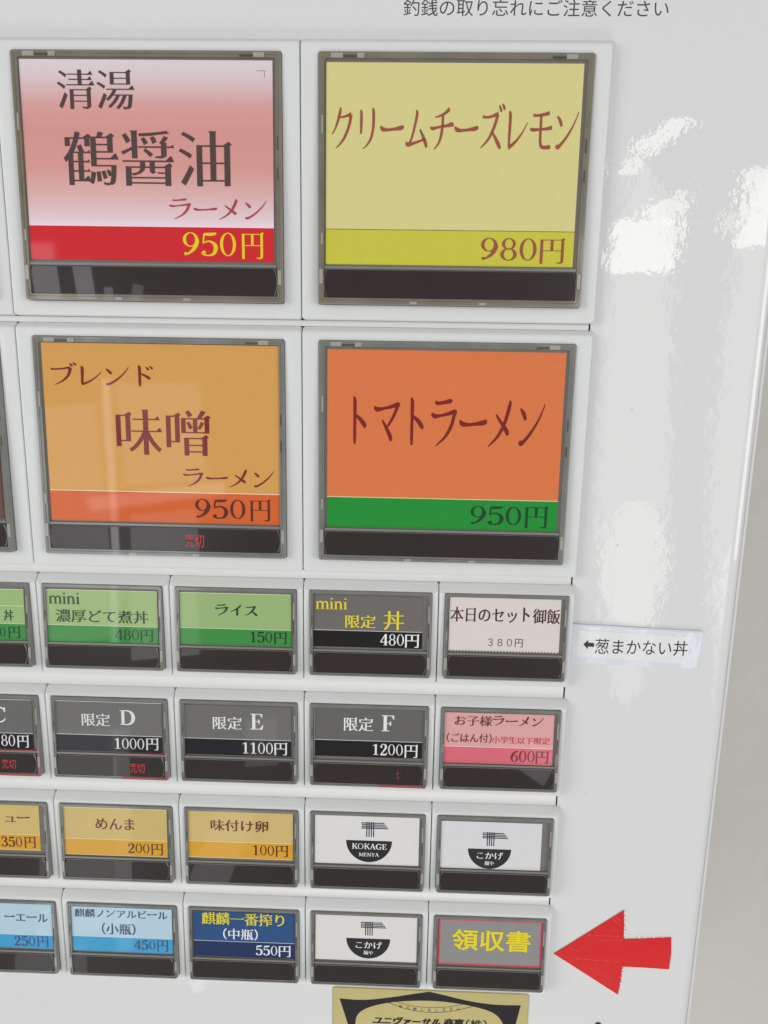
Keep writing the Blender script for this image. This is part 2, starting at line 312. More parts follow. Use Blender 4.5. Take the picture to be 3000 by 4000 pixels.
def mincho(contours, thin, side, slant):
    # turn the even-weight outline into a high-contrast one: thin level strokes, full upright ones, a small triangle at stroke ends
    main = sarea(max(contours, key=lambda p: abs(sarea(p)))) > 0
    hor = []
    for c in contours:
        for i in range(len(c)):
            a, b = c[i], c[(i + 1) % len(c)]
            if abs(a[1] - b[1]) < .012 and abs(a[0] - b[0]) > .02: hor.append((min(a[0], b[0]), max(a[0], b[0]), (a[1] + b[1]) / 2))
    res, extra = [], []
    sg = 1 if main else -1
    for c in contours:
        n = len(c); offs = []
        for i in range(n):
            a, b = c[i], c[(i + 1) % n]; dx, dy = b[0] - a[0], b[1] - a[1]; l = math.hypot(dx, dy) or 1e-9
            nx, ny = sg * dy / l, -sg * dx / l                       # outward
            d = side * nx * nx
            if abs(ny) > .97 and abs(dx) > .02:
                mx = (a[0] + b[0]) / 2; t = 9
                for h0, h1, hy in hor:
                    if h0 - .001 <= mx <= h1 + .001:
                        g = (a[1] - hy) * (1 if ny > 0 else -1)
                        if 1e-4 < g < t: t = g
                if t > .13:
                    for h0, h1, hy in hor:
                        if min(h1, max(a[0], b[0])) - max(h0, min(a[0], b[0])) > .01:
                            g = (a[1] - hy) * (1 if ny > 0 else -1)
                            if .02 < g < min(t, .13): t = g
                if t < .13: d = -max(0, (t - thin) / 2)
            else: d += -slant * ny * ny
            offs.append((nx, ny, d, l, dx, dy))
        q = []
        for i in range(n):
            n0, n1 = offs[i - 1], offs[i]; p = c[i]; det = n0[0] * n1[1] - n0[1] * n1[0]
            if abs(det) < .25:
                m = (n0[2] + n1[2]) / 2; ax, ay = n0[0] + n1[0], n0[1] + n1[1]; l = math.hypot(ax, ay) or 1
                q.append((p[0] + ax / l * m, p[1] + ay / l * m))
            else:
                q.append((p[0] + (n0[2] * n1[1] - n1[2] * n0[1]) / det, p[1] + (n0[0] * n1[2] - n1[0] * n0[2]) / det))
        for i in range(n):
            mx, my = q[i][0] - c[i][0], q[i][1] - c[i][1]; l = math.hypot(mx, my)
            if l > .034: q[i] = (c[i][0] + mx / l * .034, c[i][1] + my / l * .034)
        res.append(q)
        for i in range(n):
            e = offs[i]; e0, e1 = offs[i - 1], offs[(i + 1) % n]
            if (e0[4] * e[5] - e0[5] * e[4]) * sg <= 0: continue          # only at outward corners
            both = (e[4] * e1[5] - e[5] * e1[4]) * sg > 0
            if both and e[0] > .97 and .03 < e[3] < .095 and abs(e0[1]) > .97 and abs(e1[1]) > .97 and e0[1] * e1[1] < 0 and max(e0[3], e1[3]) > .1:
                ys = sorted((q[i][1], q[(i + 1) % n][1])); x = max(q[i][0], q[(i + 1) % n][0]); u = min(1, max(e0[3], e1[3]) / .32)
                extra.append([(x - .16 * u, ys[0]), (x + .016, ys[0]), (x - .03 * u, ys[1] + .078 * u), (x - .055 * u, ys[1] + .068 * u)])
            up_, rt = (e0, e) if e[0] > .97 else (e, e0)
            if rt[0] > .97 and up_[1] > .97 and rt[3] > .15 and up_[3] > .12:
                x, y = q[i]; extra.append([(x - .12, y), (x - .02, y - .02), (x + .034, y + .012), (x - .02, y + .062)])
            if both and e[1] > .97 and .03 < e[3] < .1 and e0[3] > .12 and e1[3] > .12 and abs(e0[0]) > .97 and abs(e1[0]) > .97:
                xs = sorted((q[i][0], q[(i + 1) % n][0])); y = max(q[i][1], q[(i + 1) % n][1])
                extra.append([(xs[0] - .028, y), (xs[0], y - .03), (xs[1], y - .02), (xs[1] + .012, y)])
    return res, extra
_gc = {}
def glyph(ch, style):
    # -> (advance, list of (outer, [holes])) in em units
    k = (ch, style)
    if k in _gc: return _gc[k]
    KW[0] = {'m': 1.3, 's': 1.25, 'n': 1.5, 't': 1.5}.get(style, 1)
    if style in 'mnst' and ch in KANA: r = (1.0, [([(x / 100, y / 100 * .9) for x, y in p], []) for s in KANA[ch] for p in stroke(s)])
    elif style in 'st' and ch.isdigit(): r = (.62, [([(x / 100, y / 100) for x, y in p], []) for p in digit(ch)])
    elif style in 'stn' and ch in SERIF: r = (SERIF[ch][0] / 100, [([(x / 100, y / 100) for x, y in p], []) for p in SERIF[ch][1]()])
    else:
        cs = font_contours(ch); extra = []
        raw = cs
        if style == 'm': cs, extra = mincho(cs, .026, .014, .01)
        if style == 'n': cs, extra = mincho(cs, .046, .016, 0)
        if style in 'mn':
            for p in cs:                                             # an outline that folded over itself: keep the plain one
                t = [[Vector((x, y, 0)) for x, y in p]]
                s_ = sum((q_[1] - q_[0]).cross(q_[2] - q_[0]) / 2 for q_ in tess(t))
                if abs(s_ - abs(sarea(p))) > .03 * abs(sarea(p)) + 1e-4: print('FALLBACK', ch, style)
                if abs(s_ - abs(sarea(p))) > .03 * abs(sarea(p)) + 1e-4: cs, extra = fatten(raw, .008), []; break
        if style == 'b': cs = fatten(cs, .019)
        big = max(cs, key=lambda p: abs(sarea(p))); sg = sarea(big) > 0
        outs = [(p, []) for p in cs if (sarea(p) > 0) == sg]
        for p in cs:
            if (sarea(p) > 0) != sg:
                own = [o for o in outs if inside(p[0], o[0])]
                if own: min(own, key=lambda o: abs(sarea(o[0])))[1].append(p)
        adv = 1.0 if ord(ch) > 0x2000 else max(x for p in cs for x, y in p) + .06
        if ch in '（）':
            adv = .5
            if ch == '（': outs = [([(x - .5, y) for x, y in p], h) for p, h in outs]
        r = (adv, outs + [(p, []) for p in extra])
    _gc[k] = r
    return r
def write(mb, text, box, m, style, h, hf=None, fat=0, shear=0):
    # lay the text out and fit its inked extent to box = (x0, y0, x1, y1) in mm
    P, x = [], 0
    for ch in text:
        a, ps = glyph(ch, style)
        P += [([(px + x, py) for px, py in o], [[(px + x, py) for px, py in q] for q in hs]) for o, hs in ps]
        x += a
    if shear: P = [([(px + shear * py, py) for px, py in o], [[(px + shear * py, py) for px, py in q] for q in hs]) for o, hs in P]
    xs = [p[0] for o, _ in P for p in o]; ys = [p[1] for o, _ in P for p in o]
    X0, X1, Y0, Y1 = min(xs), max(xs), min(ys), max(ys)
    fx = lambda v: box[0] + (v - X0) / (X1 - X0) * (box[2] - box[0]); fy = lambda v: box[3] - (v - Y0) / (Y1 - Y0) * (box[3] - box[1])
    g = hf or (lambda y: 0)
    for k, (o, hs) in enumerate(P):
        lift = h + (k % 9) * .004
        def pt(p): yy = fy(p[1]); return V(fx(p[0]), yy, lift + g(yy))
        if not hs and len(o) == 4: 
            q = o if sarea(o) > 0 else o[::-1]
            mb.face([pt(p) for p in q], m); continue
        loops = [[Vector((p[0], p[1], 0)) for p in o]] + [[Vector((p[0], p[1], 0)) for p in q] for q in hs]
        for t in tess(loops): mb.face([pt(p) for p in t], m)
def poly(mb, pts, m, h, hf=None):
    g = hf or (lambda y: 0)
    v = [Vector((p[0], -p[1], 0)) for p in pts]
    for t in tess([v]): mb.face([V(p.x, -p.y, h + g(-p.y)) for p in t], m)
# ---------------------------------------------------------------- the place
PH = -2.5                                                     # plane of the painted panel behind the fronts of the modules
mb = MB(); mb.box(-700, -700, 900, 700, -310, -300, M_wall)
w = mb.obj('wall'); w.location = (0, 0, Z0); tag(w, 'plain grey beige wall beyond the right edge of the white machine', 'wall')
machine = empty('ticket_machine', 0, 300, -150, 'white meal ticket vending machine with raised button modules on a glossy front', 'vending machine')
BASE = Vector(V(0, 300, -150))
def part(mb, name, parent=machine, smooth=None):
    o = mb.obj(name, parent, smooth)
    if parent is machine: o.location = -BASE
    return o
# cabinet behind the front
mb = MB(); mb.loft([rr(-300, -300, 133.2, 300, 2, -300), rr(-300, -300, 133.2, 300, 2, -14)], M_panel, True, True); part(mb, 'cabinet', smooth=40)
# front panel: steel sheet with a rolled right edge and a window for the button field
mb = MB()
AX1, AY0, AYM, AY1 = 83.15, -151.6, -1.4, 146.0
XA, XB = -167.6, -125.6                                       # left ends of the button field: large rows, small rows
prof = [(129.3, PH), (130.2, PH + .10), (131.2, PH + .10), (132.4, PH - .15), (133.4, PH - .7), (134.0, PH - 1.7), (134.1, PH - 3.2), (134.1, PH - 11)]
def band(y0, y1, xl):
    L = [(xl, PH)] + prof
    for (xa, ha), (xb, hb) in zip(L, L[1:]):
        mb.face([V(xa, y0, ha), V(xa, y1, ha), V(xb, y1, hb), V(xb, y0, hb)], M_panel)
band(-300, AY0, -300); band(AY0, AYM, AX1); band(AYM, AY1, AX1); band(AY1, 300, -300)
for ya, yb, xl in ((AY0, AYM, XA), (AYM, AY1, XB)):
    mb.face([V(-300, ya, PH), V(-300, yb, PH), V(xl, yb, PH), V(xl, ya, PH)], M_panel)
    mb.face([V(xl, ya, PH - 5), V(xl, yb, PH - 5), V(AX1, yb, PH - 5), V(AX1, ya, PH - 5)], M_dark)
    mb.face([V(xl, yb, PH), V(xl, ya, PH), V(xl, ya, PH - 5), V(xl, yb, PH - 5)], M_dark)
for a, b in (((AX1, AY0), (AX1, AY1)), ((XA, AY0), (AX1, AY0)), ((AX1, AY1), (XB, AY1)), ((XB, AYM), (XA, AYM))):
    mb.face([V(*a, PH), V(*b, PH), V(*b, PH - 5), V(*a, PH - 5)], M_dark)
write(mb, '釣銭の取り忘れにご注意ください', (27.6, -162.1, 98.0, -158.0), ink(66, 64, 70), 'g', PH + .02)
for x, y, r in ((97, -54, .22), (96, -13, .2), (90, 10, .16), (112, 14.0, .3), (119.5, 14.1, .25), (60, 148.2, .2), (92, 71, .16), (88, 104, .14), (104, 90, .13), (-40, 156, .12)):
    mb.face([V(x + r * math.cos(k) * random.uniform(.6, 1.2), y - r * math.sin(k) * random.uniform(.6, 1.2), PH + .03) for k in (0, 1, 2, 3, 4, 5.2)], M_speck)
front = part(mb, 'front_panel', smooth=40)
# thin bright lip along the outer edge
mb = MB(); mb.loft([rr(133.9, -300, 134.75, 300, .3, -14), rr(133.9, -300, 134.75, 300, .3, PH - 1.4)], M_panel, False, True); part(mb, 'edge_lip', smooth=40)
# rails between the rows
for y0, y1 in ((-78.3, -76.5), (-2.9, 0.05), (33.15, 37.85), (71.3, 75.95), (109.2, 113.55)):
    xl = -167.3 if y0 < -50 else -125.3
    mb = MB(); mb.loft([rr(xl, y0 + .05, 82.7, y1 - .05, .2, PH - 4), rr(xl, y0 + .05, 82.7, y1 - .05, .2, PH - .05), rr(xl + .2, y0 + .2, 82.55, y1 - .2, .2, PH + .08)], M_rail)
    part(mb, 'row_strip', smooth=35)
# button modules (the white surrounds); one mesh per size, shared
ROWS = {1: (-148.4, 65.7), 2: (-72.6, 65.3), 3: (2.8, 27.6), 4: (40.8, 27.8), 5: (79.2, 27.6), 6: (117.0, 27.5)}
CELL = {1: (-152.2, -78.3), 2: (-76.5, -2.9), 3: (0.05, 33.15), 4: (37.85, 71.3), 5: (75.95, 109.2), 6: (113.55, 146.7)}
def case_rect(row, col):
    y, h = ROWS[row]
    return (5.0 + 84 * col, y, 74.0, h) if row < 3 else (2.0 + 42 * col, y, 37.9, h)
def module(row, col, last):
    cx, cy, cw, ch = case_rect(row, col); yt, yb = CELL[row]
    x0, x1 = (84 * col, 84 * col + 84) if row < 3 else (42 * col, 42 * col + 42)
    s = 1.0 if row < 3 else 1.9
    xr = x1 + .25 if last else x1 - .07; k = .6 if last else 0
    mb = MB()
    mb.loft([rr(x0 + .07, yt, xr, yb, .9, PH - 3.5), rr(x0 + .07, yt, xr, yb, .9, PH + .15), rr(x0 + .08, yt + .25, xr - .01 - k * .4, yb - .03, .9, PH + .75),
             rr(x0 + .13, yt + s, xr - .08 - k, yb - .2, .9, -.35), rr(x0 + .3, yt + s + .45, xr - .24 - k * 1.3, yb - .45, .8, -.05), rr(x0 + .55, yt + s + .8, xr - .5 - k * 1.3, yb - .8, .7, 0),
             rr(cx - .45, cy - .45, cx + cw + .45, cy + ch + .45, .7, 0), rr(cx - .14, cy - .14, cx + cw + .14, cy + ch + .14, .6, -.12), rr(cx - .05, cy - .05, cx + cw + .05, cy + ch + .05, .6, -.3),
             rr(cx - .05, cy - .05, cx + cw + .05, cy + ch + .05, .6, PH - 3)], M_module, False, False)
    return part(mb, 'button_surround', smooth=32)
for row in (1, 2):
    for col in (-2, -1, 0): module(row, col, col == 0)
for row in (3, 4, 5, 6):
    for col in (-3, -2, -1, 0, 1): module(row, col, col == 1)
# ---------------------------------------------------------------- button shells, built once for each size
def front_h(H): return lambda y: 0.5 + 1.6 * min(max(y / H, 0), 1)
def shells(Wd, H, big, M_case=M_case):
    hf = front_h(H); r = .7
    f = MB()
    i1, i2 = (1.6, 1.8) if big else (1.1, 1.25)
    bt = 1.7 if big else 1.0
    f.loft([rr(0, 0, Wd, H, r, -3), rr(.02, .02, Wd - .02, H - .02, r, -.35, hf), rr(.22, .2, Wd - .22, H - .2, r, 0, hf),
            rr(i1 * .55, i1 * .55, Wd - i1 * .55, H - bt * .6, .5, 0, hf), rr(i1 * .6, i1 * .6, Wd - i1 * .6, H - bt * .65, .5, -.22, hf),
            rr(i1, i1, Wd - i1, H - bt, .4, -.22, hf), rr(i2, i2, Wd - i2, H - bt - .1, .4, -1.0, hf)], M_case, False, False)
    t = MB(); t.loft([rr(i2 - .1, i2 - .1, Wd - i2 + .1, H - bt, .3, -1.6, hf), rr(i2 - .1, i2 - .1, Wd - i2 + .1, H - bt, .3, -.97, hf)], M_tray, False, True)
    dx0, dy0, dx1, dy1 = (1.7, 56.35, Wd - 1.65, H - 1.75) if big else (1.25, 19.95, Wd - 1.45, H - 1.15)
    def bulge(ins, h):
        b = (.9 if big else .8); out = []
        x0, x1, y0, y1 = dx0 + ins, dx1 - ins, dy0 + ins, dy1 - ins
        n = 16
        for i in range(n + 1):
            u = i / n; y = y0 + (y1 - y0) * u; out.append(V(x0 + b * (abs(2 * u - 1) ** 2.0), y, h + hf(y)))
        for i in range(n + 1):
            u = 1 - i / n; y = y0 + (y1 - y0) * u; out.append(V(x1 - b * (abs(2 * u - 1) ** 2.0), y, h + hf(y)))
        return out
    d = MB()
    d.loft([bulge(-.08, -1.2), bulge(-.08, -.14), bulge(0, -.05)], M_dedge, False, False)
    d.loft([bulge(.0, -.05), bulge(.05, -.08), bulge(.08, -.08)], M_disp, False, True)
    # ledge between the card and the display
    l = MB(); l.box(i2, dy0 - (1.05 if big else .95), Wd - i2, dy0 - .3, -1.1, -.3, M_dedge, hf)
    return f.data('case_frame', 35), t.data('tray', 35), d.data('display_window', 35), l.data('ledge', 35)
BIG = {1: shells(74.0, 65.7, True, M_case_warm), 2: shells(74.0, 65.3, True)}
SMALL = {r: shells(37.9, ROWS[r][1], False) for r in (3, 4, 5, 6)}
def clips(Wd, H, big):
    hf = front_h(H); out = []
    def c(x0, y0, x1, y1, m, h=.04):
        b = MB(); b.box(x0, y0, x1, y1, -.6, h, m, hf); out.append(b.data('clip'))
    if big:
        c(3.4, .42, 6.6, 1.62, M_clip); c(6.9, .62, 10.3, 1.5, M_clipd, -.05); c(10.5, .42, 12.4, 1.62, M_clip)
        c(Wd - 11.3, .62, Wd - 7.9, 1.5, M_clipd, -.05); c(Wd - 7.6, .42, Wd - 4.6, 1.62, M_clip)
        c(.35, 16, 1.35, 20.5, M_clip, -.02); c(.35, 46.5, 1.35, 49.5, M_clip, -.02); c(.35, H - 9.5, 1.35, H - 5.6, M_clip); c(Wd - 1.35, H - 9, Wd - .45, H - 5, M_clip)
        c(Wd - 1.3, 21.5, Wd - .45, 25, M_clipd, -.05); c(Wd - 1.3, 29.5, Wd - .45, 32.5, M_clipd, -.05)
        c(26, H - .95, 28, H - .25, M_clip); c(45.5, H - .95, 47.5, H - .25, M_clip)
    else:
        c(.2, 8.6, .85, 10.6, M_clipd, -.03); c(.2, 12.2, .85, 15, M_clip, -.03); c(.15, 20.6, 1.0, 24.4, M_clip)
        c(Wd - 1.0, 4.2, Wd - .3, 9.6, M_clip, -.03); c(Wd - 1.0, 10.2, Wd - .3, 14.6, M_clipd, -.03); c(Wd - 1.0, 20.8, Wd - .25, 24.4, M_clip)
    return out
CLIPS = {r: clips(74.0 if r < 3 else 37.9, ROWS[r][1], r < 3) for r in ROWS}
# ---------------------------------------------------------------- the cards
DATA = [
('1A', 1, -1, (2.09, 2.25, 71.51, 54.55), 45.37, [('清湯', 12.28, 4.71, 33.6, 14.82, 'm', 0), ('鶴醤油', 13.01, 20.18, 60.09, 34.53, 'm', 0), ('ラーメン', 42.09, 37.74, 69.54, 43.31, 's', 1), ('950', 45.71, 46.65, 60.77, 53.09, 's', 2), ('円', 62.46, 46.45, 68.63, 53.74, 'm', 2)], {'disp': (1.56, 56.22, 72.32, 63.53)}),
('1B', 1, 0, (2.1, 2.53, 71.26, 54.82), 45.38, [('クリームチーズレモン', 3.65, 12.47, 70.6, 24.42, 's', 0), ('980', 45.55, 47.2, 61.01, 53.23, 's', 0), ('円', 62.0, 47.0, 68.85, 53.94, 'm', 0)], None),
('2A', 2, -1, (2.31, 1.87, 72.41, 54.88), 45.54, [('ブレンド', 4.79, 7.44, 35.22, 14.15, 's', 0), ('味噌', 23.46, 20.85, 51.92, 34.31, 'm', 0), ('ラーメン', 43.07, 38.11, 70.58, 43.69, 's', 0), ('950', 46.54, 47.32, 61.77, 53.35, 's', 1), ('円', 63.38, 47.06, 69.47, 53.92, 'm', 1), ('売切', 43.28, 58.08, 49.12, 62.28, 'g', 9)], None),
('2B', 2, 0, (2.44, 2.43, 71.43, 55.0), 45.76, [('トマトラーメン', 10.1, 15.79, 66.21, 30.01, 's', 0), ('950', 45.58, 47.6, 60.72, 53.38, 's', 1), ('円', 61.97, 47.24, 68.72, 54.11, 'm', 1)], {'disp': (1.85, 56.72, 72.59, 64.11)}),
('3a', 3, -3, (0.68, 2.28, 35.98, 18.95), 13.53, [('丼', 29.19, 9.06, 32.53, 12.55, 'm', 0), ('0', 27.81, 14.75, 29.51, 17.93, 's', 0), ('円', 30.58, 14.3, 34.31, 18.25, 'm', 0)], {'line': (28.46, 7.69, 35.83, 7.69)}),
('3b', 3, -2, (0.95, 1.93, 36.22, 19.03), 13.45, [('mini', 1.97, 3.0, 11.7, 6.62, 's', 0), ('濃厚どて煮丼', 3.91, 8.32, 33.27, 12.53, 'm', 0), ('480', 22.58, 14.32, 30.17, 17.97, 's', 0), ('円', 30.66, 14.18, 34.75, 18.33, 'm', 0)], None),
('3c', 3, -1, (1.29, 1.88, 36.25, 18.61), 13.33, [('ライス', 12.36, 5.44, 25.73, 9.1, 's', 0), ('150', 23.44, 13.99, 30.22, 17.56, 's', 0), ('円', 30.89, 13.9, 34.95, 17.92, 'm', 0)], {'disp': (1.23, 19.99, 36.32, 26.4)}),
('3d', 3, 0, (1.27, 1.65, 35.16, 18.21), 12.86, [('mini', 1.96, 2.51, 11.69, 6.13, 's', 0), ('限定', 11.17, 7.78, 20.66, 12.03, 'm', 0), ('丼', 23.01, 6.28, 29.42, 12.42, 'm', 0), ('480', 22.13, 13.63, 29.52, 17.35, 's', 1), ('円', 29.9, 13.42, 34.33, 17.9, 'm', 1)], None),
('3e', 3, 1, (1.43, 1.35, 35.66, 18.52), None, [('本日のセット御飯', 1.74, 4.0, 35.51, 9.16, 'm', 0), ('３８０円', 13.6, 14.19, 24.41, 16.87, 'g', 1)], None),
('4a', 4, -3, (0.08, 1.68, 35.53, 18.6), 13.26, [('C', 21.95, 4.27, 26.8, 9.67, 's', 0), ('80', 24.91, 13.83, 29.46, 17.77, 's', 0), ('円', 30.27, 13.74, 34.04, 18.14, 'm', 0), ('売切', 24.92, 21.94, 29.61, 25.22, 'g', 9)], None),
('4b', 4, -2, (1.04, 1.57, 35.93, 18.58), 12.99, [('限定', 9.77, 5.61, 19.05, 9.99, 'm', 0), ('D', 22.21, 4.17, 27.32, 9.34, 's', 0), ('1000', 20.35, 13.8, 29.97, 17.49, 's', 0), ('円', 30.67, 13.4, 34.71, 17.73, 'm', 0), ('売切', 25.26, 22.09, 30.11, 25.31, 'g', 9)], None),
('4c', 4, -1, (1.14, 1.71, 35.9, 18.54), 13.05, [('限定', 10.51, 5.4, 19.97, 9.84, 'm', 0), ('E', 22.69, 4.17, 26.95, 9.5, 's', 0), ('1100', 20.15, 13.91, 29.98, 17.76, 's', 0), ('円', 30.48, 13.66, 34.67, 18.09, 'm', 0)], None),
('4d', 4, 0, (1.38, 0.85, 36.13, 17.8), 12.25, [('限定', 10.9, 4.34, 20.32, 9.06, 'm', 0), ('F', 22.99, 3.4, 27.0, 8.79, 's', 0), ('1200', 20.32, 13.09, 29.99, 17.02, 's', 0), ('円', 30.56, 12.99, 34.83, 17.6, 'm', 0), ('切', 28.0, 21.64, 30.47, 25.39, 'g', 9)], {'disp': (1.24, 19.96, 36.43, 26.89)}),
('4e', 4, 1, (1.2, 1.79, 35.91, 18.82), 13.17, [('お子様ラーメン', 4.32, 2.48, 32.62, 6.05, 'm', 0), ('（ごはん付）', 1.95, 8.64, 16.31, 11.82, 'm', 0), ('小学生以下限定', 16.44, 9.44, 34.82, 11.78, 'm', 1), ('600', 22.54, 14.05, 30.23, 17.9, 's', 0), ('円', 30.61, 13.85, 34.76, 18.23, 'm', 0)], None),
('5a', 5, -3, (-0.37, 0.23, 34.89, 17.67), 12.02, [('ュー', 23.4, 5.53, 31.72, 7.54, 'm', 0), ('350', 21.58, 12.85, 28.66, 16.56, 's', 0), ('円', 29.56, 12.56, 33.38, 16.81, 'm', 0)], None),
('5b', 5, -2, (1.16, 1.45, 35.98, 18.53), 12.72, [('めんま', 11.93, 5.08, 25.04, 9.16, 'm', 0), ('200', 22.62, 13.81, 29.86, 17.38, 's', 0), ('円', 30.56, 13.61, 34.54, 17.88, 'm', 0)], None),
('5c', 5, -1, (0.88, 0.21, 36.13, 18.04), 12.17, [('味付け卵', 8.67, 4.26, 28.06, 8.3, 'm', 0), ('100', 22.8, 12.91, 29.83, 16.59, 's', 0), ('円', 30.43, 12.71, 34.6, 16.96, 'm', 0)], None),
('5d', 5, 0, (1.43, 1.36, 36.03, 18.55), None, [('KOKAGE', 13.84, 11.02, 25.34, 13.1, 'm', 1), ('MENYA', 16.19, 14.31, 22.83, 15.67, 'm', 1)], {'nood': (17.0, 3.39, 25.87, 8.69), 'bowl': (11.86, 10.03, 27.12, 9.98, 20.03, 17.75)}),
('5e', 5, 1, (1.25, 2.07, 34.31, 18.76), None, [('こかげ', 13.26, 12.64, 21.89, 15.21, 'm', 1), ('麺や', 15.86, 15.83, 18.97, 17.42, 'm', 1)], {'nood': (14.92, 5.59, 23.41, 10.48), 'bowl': (10.25, 11.6, 24.51, 11.55, 17.46, 18.7)}),
('6a', 6, -3, (0.56, 0.98, 36.39, 18.29), 13.17, [('ーエール', 19.8, 5.15, 34.91, 8.2, 'm', 0), ('250', 22.78, 13.68, 30.09, 17.47, 's', 1), ('円', 30.92, 13.35, 34.83, 17.81, 'm', 1)], None),
('6b', 6, -2, (1.3, 1.73, 36.14, 18.43), 12.84, [('麒麟ノンアルビール', 2.45, 2.42, 34.61, 5.65, 'm', 0), ('（小瓶）', 11.68, 7.58, 23.4, 11.86, 'm', 0), ('450', 22.74, 13.61, 30.16, 17.2, 's', 1), ('円', 30.8, 13.19, 34.7, 17.77, 'm', 1)], None),
('6c', 6, -1, (1.48, 1.75, 36.37, 18.57), 12.82, [('麒麟一番搾り', 4.48, 1.91, 32.82, 6.67, 'm', 0), ('（中瓶）', 11.75, 7.86, 23.75, 12.07, 'm', 1), ('550', 22.94, 13.87, 30.43, 17.62, 's', 1), ('円', 30.92, 13.63, 35.11, 18.0, 'm', 1)], None),
('6d', 6, 0, (1.55, 1.47, 36.24, 18.24), None, [('こかげ', 15.42, 10.94, 24.39, 13.63, 'm', 1), ('麺や', 18.06, 14.35, 21.36, 15.9, 'm', 1)], {'nood': (17.07, 3.55, 25.82, 8.63), 'bowl': (12.14, 9.89, 27.17, 9.8, 19.85, 17.37), 'disp': (1.56, 19.83, 36.57, 26.42)}),
('6e', 6, 1, (1.64, 1.28, 36.63, 18.35), None, [('領収書', 6.22, 4.8, 32.82, 12.88, 'g', 0)], {'disp': (1.34, 19.75, 36.54, 26.43)}),

]
LOOK = {  # card colour, band colour, line colour, ink colours, label
 '1A': (None, (194, 34, 42), None, [(76, 60, 57), (158, 62, 72), (214, 192, 28)], 'large square button with pink gradient noodle card and yellow 950 price on a red band'),
 '1B': ((201, 193, 130), (188, 183, 62), (120, 115, 70), [(146, 76, 62)], 'large square button with pale yellow card and brown 980 price'),
 '2A': ((199, 147, 80), (198, 92, 42), (225, 205, 180), [(116, 36, 36), (84, 42, 32)], 'large square button with amber card, white dividing line and orange 950 band'),
 '2B': ((204, 112, 66), (28, 132, 48), (214, 200, 150), [(118, 30, 28), (26, 62, 40)], 'large square button with orange card and dark 950 price on a green band'),
 '3a': ((146, 172, 116), (60, 134, 66), (196, 208, 170), [(40, 64, 40)], 'green card button cut off by the left picture edge'),
 '3b': ((146, 170, 114), (58, 132, 62), (196, 208, 170), [(42, 66, 42)], 'light green card button reading mini at top left with 480 price on a green band'),
 '3c': ((142, 168, 112), (56, 132, 60), (196, 208, 170), [(36, 52, 34)], 'light green card button with a short word and the 150 price'),
 '3d': ((102, 98, 96), (22, 20, 20), (205, 203, 200), [(214, 198, 40), (222, 222, 222)], 'grey and black card button with yellow mini lettering and white 480 price'),
 '3e': ((206, 196, 192), None, None, [(66, 38, 42), (96, 84, 84)], 'pale pinkish white card button with 380 price and dotted lower edge'),
 '4a': ((98, 97, 96), (30, 29, 36), (205, 203, 200), [(214, 214, 214)], 'grey card button with letter C cut off by the left picture edge'),
 '4b': ((104, 103, 102), (34, 34, 40), (210, 208, 205), [(206, 206, 206)], 'grey card button with letter D, 1000 price and red sold out lettering'),
 '4c': ((102, 100, 98), (26, 26, 32), (205, 203, 200), [(210, 210, 210)], 'grey card button with letter E and 1100 price'),
 '4d': ((94, 92, 91), (20, 19, 22), (205, 203, 200), [(214, 214, 214)], 'grey card button with letter F and 1200 price'),
 '4e': ((205, 152, 152), (202, 98, 112), (232, 210, 212), [(98, 48, 52), (196, 52, 68)], 'pink card button with a deeper pink 600 price band'),
 '5a': ((190, 168, 106), (198, 148, 50), (226, 206, 160), [(96, 54, 44)], 'mustard card button with 350 price cut off by the left picture edge'),
 '5b': ((188, 166, 104), (198, 148, 48), (228, 208, 160), [(96, 52, 46)], 'mustard card button with three hiragana letters and 200 price'),
 '5c': ((192, 168, 108), (200, 148, 44), (228, 208, 160), [(92, 40, 28)], 'mustard card button with 100 price'),
 '5d': ((206, 204, 202), None, None, [(36, 34, 38), (214, 214, 214)], 'white card button with bowl and noodle emblem holding Latin capitals'),
 '5e': ((202, 201, 203), None, None, [(42, 40, 44), (214, 214, 214)], 'white card button with noodle bowl emblem standing low, under the pink card button'),
 '6a': ((166, 192, 206), (62, 146, 190), (200, 212, 222), [(60, 76, 96), (72, 76, 118)], 'light blue card button with 250 price cut off by the left picture edge'),
 '6b': ((168, 193, 207), (64, 148, 192), (200, 212, 222), [(58, 74, 92), (74, 76, 116)], 'light blue card button with 450 price on a brighter blue band'),
 '6c': ((40, 74, 120), (28, 46, 84), (196, 202, 208), [(212, 198, 40), (216, 218, 222)], 'navy blue card button with yellow heading and white 550 price'),
 '6d': ((206, 203, 200), None, None, [(36, 34, 38), (214, 214, 214)], 'white card button with noodle bowl emblem, beside the grey red-bordered receipt button'),
 '6e': ((132, 131, 129), None, None, [(216, 198, 20)], 'grey receipt button with red border and bold yellow characters, in front of the red arrow'),
}
